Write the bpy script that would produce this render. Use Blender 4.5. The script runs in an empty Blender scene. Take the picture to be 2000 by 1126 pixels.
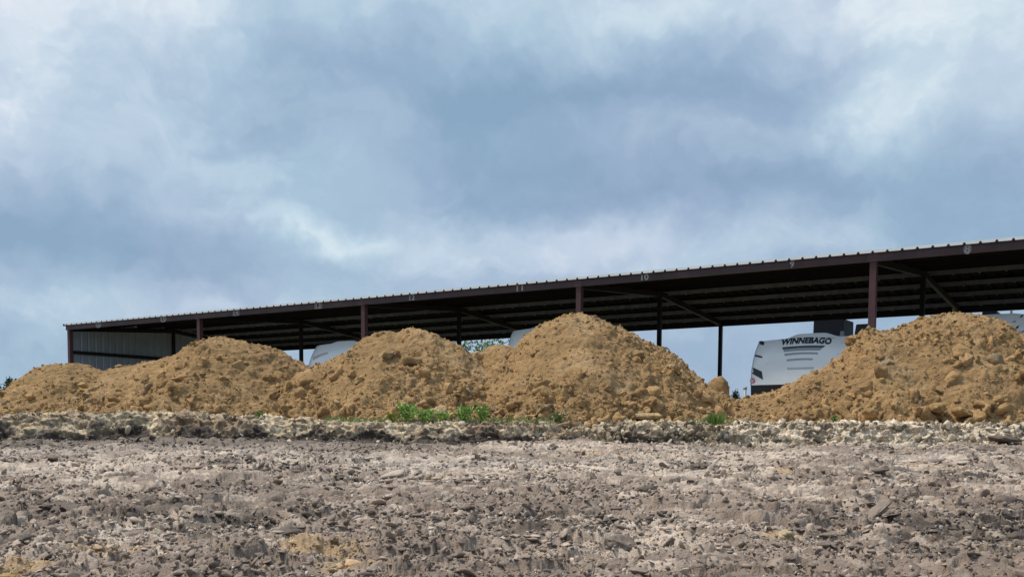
import bpy, bmesh, math, random
import numpy as np
from mathutils import Matrix, Vector

# ------------------------------------------------------------------ camera
FPX, PITCH, ROLL, HZ = 2012.85, 0.0736, 0.0058, 843.5      # focal length in photo pixels (2000 wide)
cp, sp = math.cos(PITCH), math.sin(PITCH)
FW = np.array([0, cp, -sp]); r0 = np.array([1., 0, 0]); u0 = np.array([0, sp, cp])
RT = r0*math.cos(ROLL) + u0*math.sin(ROLL)
UP = -r0*math.sin(ROLL) + u0*math.cos(ROLL)
CY = HZ + FPX*math.tan(PITCH)
scene = bpy.context.scene
col = scene.collection
cd = bpy.data.cameras.new('camera')
cd.sensor_width = 36.0; cd.lens = 36.0*FPX/2000; cd.shift_y = (CY-563)/2000
cd.clip_start = 0.05; cd.clip_end = 6000
cam = bpy.data.objects.new('camera', cd); col.objects.link(cam)
cam.matrix_world = Matrix(((RT[0], UP[0], -FW[0], 0), (RT[1], UP[1], -FW[1], 0), (RT[2], UP[2], -FW[2], 0), (0, 0, 0, 1)))
scene.camera = cam

def ray(x, y):
    d = FW*FPX + RT*(x-1000) + UP*(CY-y)
    return d/d[1]
def at(x, y, Y):                     # the point seen at pixel (x, y) at distance Y ahead
    return ray(x, y)*Y
def proj(P):
    P = np.asarray(P, float); d = P@FW
    return np.stack([1000+FPX*(P@RT)/d, CY-FPX*(P@UP)/d], -1)
def hz(x): return HZ + .0058*(x-1000)

# ------------------------------------------------------------------ world, sun, exposure
SUN_EL, SUN_AZ = math.radians(62), math.radians(-75)     # azimuth from +Y clockwise: from the left, high
w = bpy.data.worlds.new('World'); scene.world = w; w.use_nodes = True
nt = w.node_tree; nt.nodes.clear()
def N(t, **k):
    n = nt.nodes.new(t)
    for a, b in k.items(): setattr(n, a, b)
    return n
def L(a, b): nt.links.new(a, b)
def val(n, i, v):
    if isinstance(v, (int, float, tuple, list)): n.inputs[i].default_value = v
    else: L(v, n.inputs[i])
def M(op, a, b=0.0, c=0.0, clamp=False):
    n = N('ShaderNodeMath', operation=op, use_clamp=clamp)
    val(n, 0, a); val(n, 1, b)
    if op in ('MULTIPLY_ADD',): val(n, 2, c)
    return n.outputs[0]
def VM(op, a, b=(0, 0, 0)):
    n = N('ShaderNodeVectorMath', operation=op); val(n, 0, a); val(n, 1, b)
    return n.outputs['Value'] if op in ('LENGTH', 'DOT_PRODUCT') else n.outputs[0]
tc = N('ShaderNodeTexCoord')
D0 = VM('NORMALIZE', tc.outputs['Generated'])
def noise(vec, scale, detail=4, rough=.5, dist=0.0):
    n = N('ShaderNodeTexNoise'); L(vec, n.inputs['Vector'])
    n.inputs['Scale'].default_value = scale; n.inputs['Detail'].default_value = detail
    n.inputs['Roughness'].default_value = rough; n.inputs['Distortion'].default_value = dist
    return n
n1 = noise(D0, 3.2, 5, .55)
warp = VM('MULTIPLY', VM('SUBTRACT', n1.outputs['Color'], (.5, .5, .5)), (.17, .17, .12))
n1b = noise(D0, 11.0, 4, .55)
warp2 = VM('MULTIPLY', VM('SUBTRACT', n1b.outputs['Color'], (.5, .5, .5)), (.15, .15, .10))
D1 = VM('ADD', VM('ADD', D0, warp), warp2)
# cloud masses: (photo x, y of the direction, half width, half height in px, amount)
BL = [(60,120,250,190,.40),(0,290,110,90,.2),(330,20,170,70,.25),(1120,20,420,70,.40),(1480,20,170,45,.18),
      (1700,195,75,45,.22),(1930,60,170,170,.34),(1800,260,240,130,.12),(430,330,270,70,.20),(620,455,190,55,.18),
      (1280,255,230,32,.22),(1080,485,360,55,.50),(1560,470,180,50,.22),(60,600,170,50,.30),(560,560,320,45,.25),
      (850,150,240,100,.02),(520,200,280,90,-.22),(1180,205,260,50,-.30),(150,440,230,110,-.30),(560,520,420,38,-.30),
      (1250,385,400,55,-.34),(1850,430,260,90,-.26),(1540,190,130,80,-.16),(80,520,150,60,-.18),(960,300,130,110,-.10)]
f = None
for (x, y, sx, sy, a) in BL:
    d = ray(x, y); d = d/np.linalg.norm(d)
    q = VM('MULTIPLY', VM('SUBTRACT', D1, tuple(float(v) for v in d)), (FPX/sx, 1.2, FPX/sy))
    e = M('POWER', math.e, M('MULTIPLY', VM('DOT_PRODUCT', q, q), -.55))
    t = M('MULTIPLY', e, a*(1.2 if y > 20 and a < .4 or a < 0 else .95))
    f = t if f is None else M('ADD', f, t)
n2 = noise(VM('MULTIPLY', D1, (1, 1, 1.9)), 6.0, 7, .52)
n3 = noise(VM('MULTIPLY', D1, (1, 1, 1.6)), 19.0, 6, .55)
f = M('ADD', f, M('MULTIPLY', M('SUBTRACT', n2.outputs['Fac'], .5), .30))
f = M('ADD', f, M('MULTIPLY', M('SUBTRACT', n3.outputs['Fac'], .5), .18))
for (nn__, lo__, hi__, am__) in ((n2, .42, .62, .12), (n3, .42, .62, .05)):
    eg = N('ShaderNodeMapRange'); eg.interpolation_type = 'SMOOTHSTEP'; L(nn__.outputs['Fac'], eg.inputs[0])
    eg.inputs[1].default_value = lo__; eg.inputs[2].default_value = hi__; eg.inputs[3].default_value = -am__/2; eg.inputs[4].default_value = am__/2
    f = M('ADD', f, eg.outputs[0])
f = M('ADD', f, .41, clamp=True)
cr = N('ShaderNodeValToRGB'); L(f, cr.inputs[0])
els = cr.color_ramp.elements
els[0].position = 0.0; els[0].color = (.215, .305, .440, 1)
els[1].position = 1.0; els[1].color = (.66, .70, .755, 1)
for p_, c_ in ((.25, (.262, .350, .490, 1)), (.5, (.335, .425, .555, 1)), (.75, (.455, .535, .645, 1))):
    e = els.new(p_); e.color = c_
# slow drift of hue between lavender grey and blue green
n4 = noise(D1, 4.0, 3, .5)
hue = N('ShaderNodeMix', data_type='RGBA')
mr = N('ShaderNodeMapRange'); L(n4.outputs['Fac'], mr.inputs[0]); mr.inputs[1].default_value = .35; mr.inputs[2].default_value = .65
L(mr.outputs[0], hue.inputs[0]); hue.inputs[6].default_value = (1.01, .995, .99, 1); hue.inputs[7].default_value = (.94, 1.02, .985, 1)
mul = N('ShaderNodeMix', data_type='RGBA', blend_type='MULTIPLY'); mul.inputs[0].default_value = 1.0
L(cr.outputs[0], mul.inputs[6]); L(hue.outputs[2], mul.inputs[7])
# an overcast sky is brighter towards the zenith
sz = N('ShaderNodeSeparateXYZ'); L(D0, sz.inputs[0])
zb = N('ShaderNodeMapRange'); zb.interpolation_type = 'SMOOTHSTEP'; L(sz.outputs[2], zb.inputs[0])
zb.inputs[1].default_value = .42; zb.inputs[2].default_value = .95; zb.inputs[3].default_value = 1.0; zb.inputs[4].default_value = 1.5
sky = N('ShaderNodeTexSky', sky_type='NISHITA'); sky.sun_disc = False
sky.sun_elevation = SUN_EL; sky.sun_rotation = SUN_AZ; sky.dust_density = 2.0
bg1 = N('ShaderNodeBackground'); L(sky.outputs[0], bg1.inputs[0]); bg1.inputs[1].default_value = .08
bg2 = N('ShaderNodeBackground'); L(mul.outputs[2], bg2.inputs[0]); L(zb.outputs[0], bg2.inputs[1])
ms = N('ShaderNodeMixShader'); ms.inputs[0].default_value = .93
L(bg1.outputs[0], ms.inputs[1]); L(bg2.outputs[0], ms.inputs[2])
wo = N('ShaderNodeOutputWorld'); L(ms.outputs[0], wo.inputs[0])

sd = bpy.data.lights.new('sun', 'SUN'); sd.energy = 3.0; sd.angle = math.radians(7); sd.color = (1, .91, .79)
so = bpy.data.objects.new('sun', sd); col.objects.link(so)
sv = Vector((math.sin(SUN_AZ)*math.cos(SUN_EL), math.cos(SUN_AZ)*math.cos(SUN_EL), math.sin(SUN_EL)))
so.rotation_euler = (-sv).to_track_quat('-Z', 'Y').to_euler(); so.location = (0, -10, 30)
vs = scene.view_settings
vs.view_transform = 'Standard'; vs.look = 'None'; vs.gamma = 1; vs.exposure = .34; vs.use_curve_mapping = False

# ------------------------------------------------------------------ numpy noise
rng = np.random.default_rng(7); random.seed(5)
PERM = rng.permutation(4096); PERM = np.concatenate([PERM, PERM])
GR = rng.normal(size=(4096, 3)); GR /= np.linalg.norm(GR, axis=1)[:, None]
RND = rng.random((4096, 6))
def hsh(i, j, k): return PERM[(PERM[(PERM[i & 4095] + j) & 4095] + k) & 4095]
def perlin(p):
    p = np.asarray(p, float); i = np.floor(p).astype(np.int64); f = p-i
    s = f*f*f*(f*(f*6-15)+10); out = 0
    for a in (0, 1):
        for b in (0, 1):
            for c in (0, 1):
                g = GR[hsh(i[:, 0]+a, i[:, 1]+b, i[:, 2]+c)]
                d = g[:, 0]*(f[:, 0]-a)+g[:, 1]*(f[:, 1]-b)+g[:, 2]*(f[:, 2]-c)
                wt = (s[:, 0] if a else 1-s[:, 0])*(s[:, 1] if b else 1-s[:, 1])*(s[:, 2] if c else 1-s[:, 2])
                out = out+wt*d
    return out*1.6
def fbm(p, sc, o=4, r=.5):
    p = np.asarray(p)*sc; t = 0; a = 1
    for k in range(o): t = t+a*perlin(p+17.3*k); p = p*2.03; a *= r
    return t
def ridged(p, sc, o=3):
    p = np.asarray(p)*sc; t = 0; a = 1
    for k in range(o): t = t+a*(1-2*np.abs(perlin(p+9.1*k))); p = p*2.1; a *= .5
    return t
def plates(x, y, sc, seed, tilt=.8):
    """2D broken-soil plates: (height, distance-to-edge, random id) of the nearest cell"""
    px, py = x/sc, y/sc; ix, iy = np.floor(px).astype(np.int64), np.floor(py).astype(np.int64)
    b1 = np.full(px.shape, 9.); b2 = np.full(px.shape, 9.); h = np.zeros(px.shape); rid = np.zeros(px.shape)
    for a in (-1, 0, 1):
        for b in (-1, 0, 1):
            k = hsh(ix+a, iy+b, np.full(ix.shape, seed)); R = RND[k]
            dx = ix+a+R[:, 0]-px; dy = iy+b+R[:, 1]-py; d = dx*dx+dy*dy
            m = d < b1
            b2 = np.where(m, b1, np.minimum(b2, d)); b1 = np.where(m, d, b1)
            hh = R[:, 2]+tilt*((R[:, 3]-.5)*dx+(R[:, 4]-.5)*dy)*2
            h = np.where(m, hh, h); rid = np.where(m, R[:, 5], rid)
    return h, np.sqrt(b2)-np.sqrt(b1), rid
def domes(P, sc, seed, dens=.6, lo=.15, hi=.55):
    """3D scattered half-buried lumps; height in units of sc"""
    p = P/sc+seed*3.7; i = np.floor(p).astype(np.int64); out = np.zeros(len(p)); rid = np.zeros(len(p))
    for a in (-1, 0, 1):
        for b in (-1, 0, 1):
            for c in (-1, 0, 1):
                k = hsh(i[:, 0]+a, i[:, 1]+b, i[:, 2]+c+seed*31); R = RND[k]
                d = ((i[:, 0]+a+R[:, 0]-p[:, 0])**2+(i[:, 1]+b+R[:, 1]-p[:, 1])**2+((i[:, 2]+c+R[:, 2]-p[:, 2])*1.3)**2)
                r = np.where(R[:, 3] < dens, lo+(hi-lo)*R[:, 4]**2, 0)
                h = np.sqrt(np.maximum(r*r-d, 0)); m = h > out
                out = np.where(m, h, out); rid = np.where(m, R[:, 5], rid)
    return out, rid
def smooth(t): t = np.clip(t, 0, 1); return t*t*(3-2*t)

# ------------------------------------------------------------------ mesh helpers
def link(o, parent=None):
    col.objects.link(o)
    if parent is not None: o.parent = parent
    return o
def mesh_np(name, V, F, mat, parent=None, C=None, sm=True):
    """F: list of int arrays (n,3) or (n,4)"""
    me = bpy.data.meshes.new(name); V = np.asarray(V, np.float32)
    me.vertices.add(len(V)); me.vertices.foreach_set('co', V.ravel())
    F = [np.asarray(a) for a in F if len(a)]
    loops = np.concatenate([a.ravel() for a in F]).astype(np.int32)
    sizes = np.concatenate([np.full(len(a), a.shape[1]) for a in F])
    me.loops.add(len(loops)); me.loops.foreach_set('vertex_index', loops)
    me.polygons.add(len(sizes)); st = np.concatenate([[0], np.cumsum(sizes)[:-1]]).astype(np.int32)
    me.polygons.foreach_set('loop_start', st)
    if sm is not False:
        me.polygons.foreach_set('use_smooth', np.ones(len(sizes), bool) if sm is True else np.asarray(sm, bool))
    me.update(calc_edges=True); me.validate()
    if C is not None:
        ca = me.color_attributes.new('Col', 'FLOAT_COLOR', 'POINT')
        C4 = np.ones((len(V), 4), np.float32); C4[:, :3] = C; ca.data.foreach_set('color', C4.ravel())
    me.materials.append(mat)
    return link(bpy.data.objects.new(name, me), parent)
def grid_faces(nr, nc):
    i = np.arange(nr-1)[:, None]*nc+np.arange(nc-1)[None, :]; i = i.ravel()
    return np.stack([i, i+1, i+nc+1, i+nc], 1)
def tag(o, label=None, cat=None, group=None, kind=None):
    for k, v in (('label', label), ('category', cat), ('group', group), ('kind', kind)):
        if v: o[k] = v
    return o
def empty(name, loc=(0, 0, 0), rz=0, parent=None):
    o = bpy.data.objects.new(name, None); o.location = loc; o.rotation_euler = (0, 0, rz); o.empty_display_size = .3
    return link(o, parent)
class MB:
    def __init__(s): s.v = []; s.f = []; s.s = []
    def add(s, v, f, sm=False):
        b = len(s.v); s.v += [tuple(p) for p in v]; s.f += [tuple(i+b for i in q) for q in f]; s.s += [sm]*len(f); return s
    def box(s, a, b):
        (x0, y0, z0), (x1, y1, z1) = a, b
        return s.add([(x0, y0, z0), (x1, y0, z0), (x1, y1, z0), (x0, y1, z0), (x0, y0, z1), (x1, y0, z1), (x1, y1, z1), (x0, y1, z1)],
                     [(0, 3, 2, 1), (4, 5, 6, 7), (0, 1, 5, 4), (1, 2, 6, 5), (2, 3, 7, 6), (3, 0, 4, 7)])
    def bar(s, p, q, wd, ht, up=(0, 0, 1)):
        p, q = Vector(p), Vector(q); d = (q-p).normalized(); side = d.cross(Vector(up)).normalized(); u = side.cross(d)
        c = []
        for e in (p, q):
            for a, b in ((-1, -1), (1, -1), (1, 1), (-1, 1)): c.append(e+side*a*wd/2+u*b*ht/2)
        return s.add(c, [(0, 1, 2, 3), (7, 6, 5, 4), (0, 4, 5, 1), (1, 5, 6, 2), (2, 6, 7, 3), (3, 7, 4, 0)])
    def tube(s, pts, r, n=8):
        pts = [Vector(p) for p in pts]; rs = r if isinstance(r, (list, tuple)) else [r]*len(pts); c = []
        for i, p in enumerate(pts):
            d = (pts[min(i+1, len(pts)-1)]-pts[max(i-1, 0)]).normalized()
            a = d.orthogonal().normalized() if i == 0 else (a-d*a.dot(d)).normalized()
            b = d.cross(a)
            for k in range(n): t = 2*math.pi*k/n; c.append(p+(a*math.cos(t)+b*math.sin(t))*rs[i])
        f = [(i*n+k, i*n+(k+1) % n, (i+1)*n+(k+1) % n, (i+1)*n+k) for i in range(len(pts)-1) for k in range(n)]
        f += [tuple(range(n-1, -1, -1)), tuple((len(pts)-1)*n+k for k in range(n))]
        return s.add(c, f, True)
    def build(s, name, mat, parent=None, bevel=0):
        me = bpy.data.meshes.new(name); me.from_pydata([tuple(p) for p in s.v], [], s.f); me.update()
        me.polygons.foreach_set('use_smooth', s.s); me.materials.append(mat)
        o = link(bpy.data.objects.new(name, me), parent)
        if bevel:
            m = o.modifiers.new('bevel', 'BEVEL'); m.width = bevel; m.segments = 2; m.limit_method = 'ANGLE'
        return o

# ------------------------------------------------------------------ materials
def material(name, color=(.5, .5, .5), rough=.7, metal=0, var=.25, vscale=6, bump=0., bscale=40, attr=False, spec=.5, bdist=.01,
             stain=None, stain_scale=2.0, stain_amt=.5, rough_var=0., coat=0.):
    global nt
    m = bpy.data.materials.new(name); m.use_nodes = True; nt = m.node_tree
    b = nt.nodes['Principled BSDF']; b.inputs['Roughness'].default_value = rough; b.inputs['Metallic'].default_value = metal
    b.inputs['Specular IOR Level'].default_value = spec; b.inputs['Coat Weight'].default_value = coat
    tcn = N('ShaderNodeTexCoord'); pos = tcn.outputs['Object']
    a = noise(pos, vscale, 6, .6)
    r = N('ShaderNodeMapRange'); L(a.outputs['Fac'], r.inputs[0]); r.inputs[1].default_value = .3; r.inputs[2].default_value = .7
    r.inputs[3].default_value = 1-var; r.inputs[4].default_value = 1+var
    mx = N('ShaderNodeMix', data_type='RGBA', blend_type='MULTIPLY'); mx.inputs[0].default_value = 1
    if attr:
        at_ = N('ShaderNodeAttribute', attribute_name='Col'); L(at_.outputs['Color'], mx.inputs[6])
    else: mx.inputs[6].default_value = (*color, 1)
    L(r.outputs[0], mx.inputs[7]); out = mx.outputs[2]
    if stain:
        s_ = noise(pos, stain_scale, 5, .65)
        sr = N('ShaderNodeMapRange'); L(s_.outputs['Fac'], sr.inputs[0]); sr.inputs[1].default_value = .5; sr.inputs[2].default_value = .72
        sr.inputs[4].default_value = stain_amt
        m2 = N('ShaderNodeMix', data_type='RGBA'); L(sr.outputs[0], m2.inputs[0]); L(out, m2.inputs[6]); m2.inputs[7].default_value = (*stain, 1); out = m2.outputs[2]
    L(out, b.inputs['Base Color'])
    if rough_var:
        rr = N('ShaderNodeMapRange'); L(a.outputs['Fac'], rr.inputs[0]); rr.inputs[1].default_value = .3; rr.inputs[2].default_value = .7
        rr.inputs[3].default_value = rough-rough_var; rr.inputs[4].default_value = rough+rough_var; L(rr.outputs[0], b.inputs['Roughness'])
    if bump:
        n_ = noise(pos, bscale, 8, .65)
        bp = N('ShaderNodeBump'); bp.inputs['Strength'].default_value = bump; bp.inputs['Distance'].default_value = bdist
        L(n_.outputs['Fac'], bp.inputs['Height']); L(bp.outputs[0], b.inputs['Normal'])
    return m
MUD = material('mud', attr=True, rough=.66, var=.22, vscale=30, bump=.9, bscale=70, bdist=.012, rough_var=.22, spec=.4)
CHIP = material('mud_chip', attr=True, rough=.7, var=.22, vscale=40, bump=.7, bscale=90, bdist=.006, rough_var=.18, spec=.4)
EARTH = material('sandy_earth', attr=True, rough=.95, var=.2, vscale=9, bump=1., bscale=16, bdist=.055, spec=.15)
GRAVEL = material('crushed_limestone', attr=True, rough=.9, var=.2, vscale=20, bump=.9, bscale=45, bdist=.02, spec=.2)
SOIL = material('far_ground', (.13, .12, .07), rough=.95, var=.35, vscale=.35, bump=.5, bscale=3, bdist=.1, stain=(.08, .1, .04), stain_scale=.08)
BEAM = material('weathered_brown_beam', (.058, .028, .029), rough=.45, var=.3, vscale=1.3, stain=(.10, .06, .06), stain_scale=1.1, stain_amt=.7, spec=.4)
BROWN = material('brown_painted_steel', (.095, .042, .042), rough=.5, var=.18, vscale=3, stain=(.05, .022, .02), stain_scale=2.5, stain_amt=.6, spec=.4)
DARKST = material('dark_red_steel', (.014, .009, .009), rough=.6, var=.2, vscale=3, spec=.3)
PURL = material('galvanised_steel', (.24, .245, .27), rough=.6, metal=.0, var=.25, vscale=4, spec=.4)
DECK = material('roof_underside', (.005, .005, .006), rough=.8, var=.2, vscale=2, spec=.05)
SHEET = material('galvalume_sheet', (.88, .89, .88), rough=.45, metal=0, var=.06, vscale=2)
WALL = material('wall_sheet', (.34, .39, .46), rough=.5, metal=.25, var=.08, vscale=1.2)
PAINT = material('white_spray_paint', (.36, .34, .34), rough=.8, var=.3, vscale=30)
WHITE = material('white_fibreglass', (.82, .82, .80), rough=.28, var=.03, vscale=1.5, stain=(.55, .55, .52), stain_scale=1.6, stain_amt=.25, coat=.3)
WSIDE = material('white_siding', (.70, .71, .70), rough=.4, var=.03, vscale=2)
BLACK = material('black_trim', (.012, .014, .016), rough=.35, var=.1)
CHARC = material('charcoal_decal', (.045, .055, .06), rough=.4, var=.1)
GREYD = material('grey_decal', (.28, .31, .32), rough=.45, var=.05)
LGREY = material('light_grey_moulding', (.46, .49, .50), rough=.45, var=.05)
RED = material('red_decal', (.62, .05, .08), rough=.4, var=.05)
FADE = material('faded_red_decal', (.52, .43, .43), rough=.5, var=.2, vscale=9)
PLAST = material('dark_plastic', (.010, .011, .013), rough=.5, var=.1)
PIPE = material('dark_steel_pipe', (.05, .05, .055), rough=.5, var=.1)
LEAF = material('weed_leaf', attr=True, rough=.55, var=.2, vscale=8, spec=.3)
TLEAF = material('tree_leaf', attr=True, rough=.6, var=.25, vscale=1, spec=.3)
BARK = material('bark', (.09, .07, .05), rough=.9, var=.3, vscale=5)
for m_ in (LEAF, TLEAF):
    b_ = m_.node_tree.nodes['Principled BSDF']; b_.inputs['Subsurface Weight'].default_value = 0
    
# ------------------------------------------------------------------ terrain
YB = 13.2
_bx = np.array([-40, 0, 250, 500, 700, 1000, 1500, 2000, 2600])
_bt = np.array([.14, .17, .195, .155, .09, .105, .11, .115, .12])
def berm_top(X): return np.interp(1000+X/13.6*FPX, _bx, _bt)
def yb(X): return YB+.10*np.sin(X*.9)+.07*np.sin(X*2.3+1)          # foot of the bank
def mud_z(X, Y): return -.495+.025*Y-.012*np.sin(X*.5)*np.clip(Y/8, 0, 1)
GZ = -.9
def macro(X, Y):
    z = mud_z(X, np.minimum(Y, 14)); t = smooth((Y-yb(X))/.45); z = z*(1-t)+berm_top(X)*t
    z = z-.05*smooth((Y-14.1)/1.2)
    z = z*(1-smooth((Y-18.8)/2.6))+GZ*smooth((Y-18.8)/2.6)
    return z

def mudcolor(X, Y, rid, rid2, up):
    P = np.stack([X, Y, X*0], 1)
    base = np.array([.235, .174, .130]); dry = np.array([.56, .455, .355]); wet = np.array([.055, .038, .026])
    n = fbm(P, .55, 4, .55)+.35*fbm(P, 2.5, 3)
    nearm = smooth((7.5-Y)/3)*.16
    t = smooth(.36+.6*n+.5*(rid-.5)+.6*(rid2-.5)-nearm)[:, None]
    c = base*(1-t)+dry*t
    wn = smooth(-.05-fbm(P+40, .8, 4, .6)*.9+.7*(.5-rid2))[:, None]; c = c*(1-wn)+wet*wn
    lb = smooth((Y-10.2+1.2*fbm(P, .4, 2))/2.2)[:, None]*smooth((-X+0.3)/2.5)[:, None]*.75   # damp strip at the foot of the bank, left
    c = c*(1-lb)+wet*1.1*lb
    pale = (smooth((Y-6)/2.)*smooth((12.2-Y)/1.5)*smooth(.25+fbm(P+9, .45, 3)))[:, None]*.5   # dried silt
    c = c*(1-pale)+np.array([.50, .42, .345])*pale
    for (px, py, rx, ry, a) in YEL:
        d = ((X-px)/rx)**2+((Y-py)/ry)**2
        m = np.clip(smooth(1.3-d+.9*fbm(P, 6, 3))*a*.75, 0, 1)[:, None]
        c = c*(1-m)+np.array([.47, .31, .15])*m
    return c
def onmud(px, py):
    r = ray(px, py); Y = 5.
    for _ in range(40): Y = .5*Y+.5*max(1.5, min(13, float(mud_z(r[0]*Y, Y))/r[2]))
    return r[0]*Y, Y
YEL = []
for (px, py, rx, ry, a) in ((1160, 889, .34, .28, 1), (1205, 897, .16, .12, .9), (640, 1070, .16, .16, .8), (700, 1116, .12, .10, 1), (1530, 1058, .07, .09, .9),
                            (215, 1082, .16, .10, .7), (1525, 935, .08, .14, .9), (15, 1112, .12, .12, 1), (1845, 915, .4, .5, .35), (1560, 900, .1, .1, .9), (415, 912, .2, .15, .5), (840, 944, .12, .15, .7)):
    X, Y = onmud(px, py); YEL.append((X, Y, rx, ry, a))
def mud_detail(X, Y):
    P = np.stack([X, Y, X*0], 1)
    wx = X+.10*fbm(P, 2.2, 3); wy = Y+.10*fbm(P+31, 2.2, 3)
    far = np.clip(Y/4, .8, 2.0)
    h1, e1, i1 = plates(wx*.6, wy*1.15, .30, 3, .7)
    h2, e2, i2 = plates(wx*.62, wy*1.1, .115, 11, .8)
    h3, e3, i3 = plates(wx*.7, wy, .045, 23, .9)
    h4, e4, i4 = plates(X, Y, .020, 57, 1.0)
    rough = smooth(.80+.7*fbm(P+5, .7, 3)+.25*smooth((5.5-Y)/2))            # churned against smeared-flat ground
    z = .050*fbm(P, .8, 3)+.036*(h1-.5)*(.4+.6*rough)+.034*(h2-.5)*(.35+.65*rough)
    z += .017*(h3-.5)*(.45+.55*rough)+.005*(h4-.5)+.010*fbm(P*np.array([.5, 1, 1]), 7, 3)*rough
    z += -.010*(e1 < .06)*rough-.007*(e2 < .09)*rough-.003*(e3 < .12)
    z += .016*ridged(P*np.array([.45, 1.5, 1]), 2.6, 3)*rough+.014*fbm(P*np.array([.7, 1, 1]), 3.1, 3)
    z += .004*fbm(P, 45, 2)
    track = .018*np.sin(wy*9+1.5*fbm(P, .5, 2))*smooth(.2+fbm(P+77, .35, 2))   # bulldozer track ridges
    return z+track*.6, i2, i3, rough
nr, nc = 1150, 1250
Yr = 1.15*np.exp(np.linspace(0, 1, nr)*math.log(13.75/1.15))
tt = np.linspace(-1, 1, nc)
YY = np.repeat(Yr, nc); XX = (tt[None, :]*(1.2+.60*Yr[:, None])).ravel()
dz, i2, i3, ro = mud_detail(XX, YY)
fade = smooth((13.75-YY)/.25)
Z = np.where(YY > yb(XX), macro(XX, yb(XX)*1.0), macro(XX, YY))+dz-.05*(1-fade)
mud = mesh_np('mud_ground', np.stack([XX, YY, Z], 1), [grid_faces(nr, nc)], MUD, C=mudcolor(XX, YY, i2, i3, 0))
tag(mud, kind='structure')

# far ground: coarse sheet under everything out to the horizon
gx = np.concatenate([-np.geomspace(3500, 12, 40), np.linspace(-11.5, 11.5, 60), np.geomspace(12, 3500, 40)])
gy = np.concatenate([-np.geomspace(1500, 2, 20), np.linspace(0, 30, 90), np.geomspace(31, 4500, 50)])
GX, GY = np.meshgrid(gx, gy); GX, GY = GX.ravel(), GY.ravel()
gz = macro(GX, np.maximum(GY, 0))-np.where(GY < 14.2, .16, .0)
gz -= .02
g = mesh_np('ground', np.stack([GX, GY, gz], 1), [grid_faces(len(gy), len(gx))], SOIL); tag(g, kind='structure')

# bank of crushed stone
nr, nc = 110, 1500
tv = np.linspace(0, 1, nr); xs = np.linspace(-10.5, 10.5, nc)
TV, XS = np.meshgrid(tv, xs, indexing='ij'); TV, XS = TV.ravel(), XS.ravel()
Yk = yb(XS)-.22+1.55*TV
P = np.stack([XS, Yk, XS*0], 1)
Zk = macro(XS, Yk)
P[:, 2] = Zk
right = smooth((XS-1.2)/2.5)
h1, e1, j1 = plates(XS+.05*fbm(P, 4, 2), (Yk+Zk*1.2), .15, 5, 1.2)
h2, e2, j2 = plates(XS, (Yk+Zk*1.2), .062, 6, 1.3)
d1, k1 = domes(P, .16, 2, .8, .2, .55)
bump = .045*(h1-.5)+.022*(h2-.5)+d1*.16*.55+.05*fbm(P, 2.2, 4)+.02*fbm(P, 14, 2)
edge = smooth(TV/.06)*smooth((1-TV)/.25)
face = smooth((Yk-yb(XS)+.05)/.2)*smooth((yb(XS)+.6-Yk)/.2)
Yk2 = Yk-bump*face*1.1; Zk2 = Zk+bump*(1-.4*face)*edge-.06*(1-smooth(TV/.05))+.005
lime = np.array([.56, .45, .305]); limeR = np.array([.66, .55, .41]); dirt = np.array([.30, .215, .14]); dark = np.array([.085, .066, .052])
n = fbm(P, 1.1, 4)
rt = right[:, None]; c = lime*(1-rt)+limeR*rt
c = c*(.66+.68*j2[:, None])*(.8+.4*j1[:, None])
t = smooth(.38+.9*n-.35*right)[:, None]; c = c*(1-t)+dirt*(.75+.5*j2[:, None])*t
lo = (smooth((yb(XS)+.25+.13*fbm(P+3, 2.5, 3)-Yk)/.12)*(1-.8*right))[:, None]; c = c*(1-lo)+dark*lo  # shade of the overhanging bank painted dark along its foot, mostly left
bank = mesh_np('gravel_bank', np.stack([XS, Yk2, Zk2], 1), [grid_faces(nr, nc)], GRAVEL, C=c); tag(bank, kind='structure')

# ------------------------------------------------------------------ rocks and clods
def ico(sub):
    bm = bmesh.new(); bmesh.ops.create_icosphere(bm, subdivisions=sub, radius=1)
    bm.verts.ensure_lookup_table()
    V = np.array([v.co[:] for v in bm.verts]); F = np.array([[v.index for v in f.verts] for f in bm.faces]); bm.free(); return V, F
ICO = {k: ico(k) for k in (1, 2, 3, 4)}
def rock(sub, seed, cuts=7, rough=.12, depth=.62):
    r = np.random.default_rng(seed); V, F = ICO[sub]; V = V.copy()
    for _ in range(cuts):
        d = r.normal(size=3); d /= np.linalg.norm(d); k = depth+.3*r.random(); q = V@d; m = q > k
        V[m] -= np.outer(q[m]-k, d)
    nn = V/np.linalg.norm(V, axis=1)[:, None]
    V += nn*(fbm(V+seed*5.1, 1.3, 3)*rough)[:, None]
    return V, F
LIB2 = [rock(2, s, 7, .12, .34) for s in range(16)]
LIB1 = [rock(1, s+200, 2, .5, .5) for s in range(16)]
LIB3 = [rock(3, s+50, 9, .42, .5) for s in range(12)]
LIBS = [rock(2, s+80, 5, .40, .6) for s in range(12)]
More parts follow.
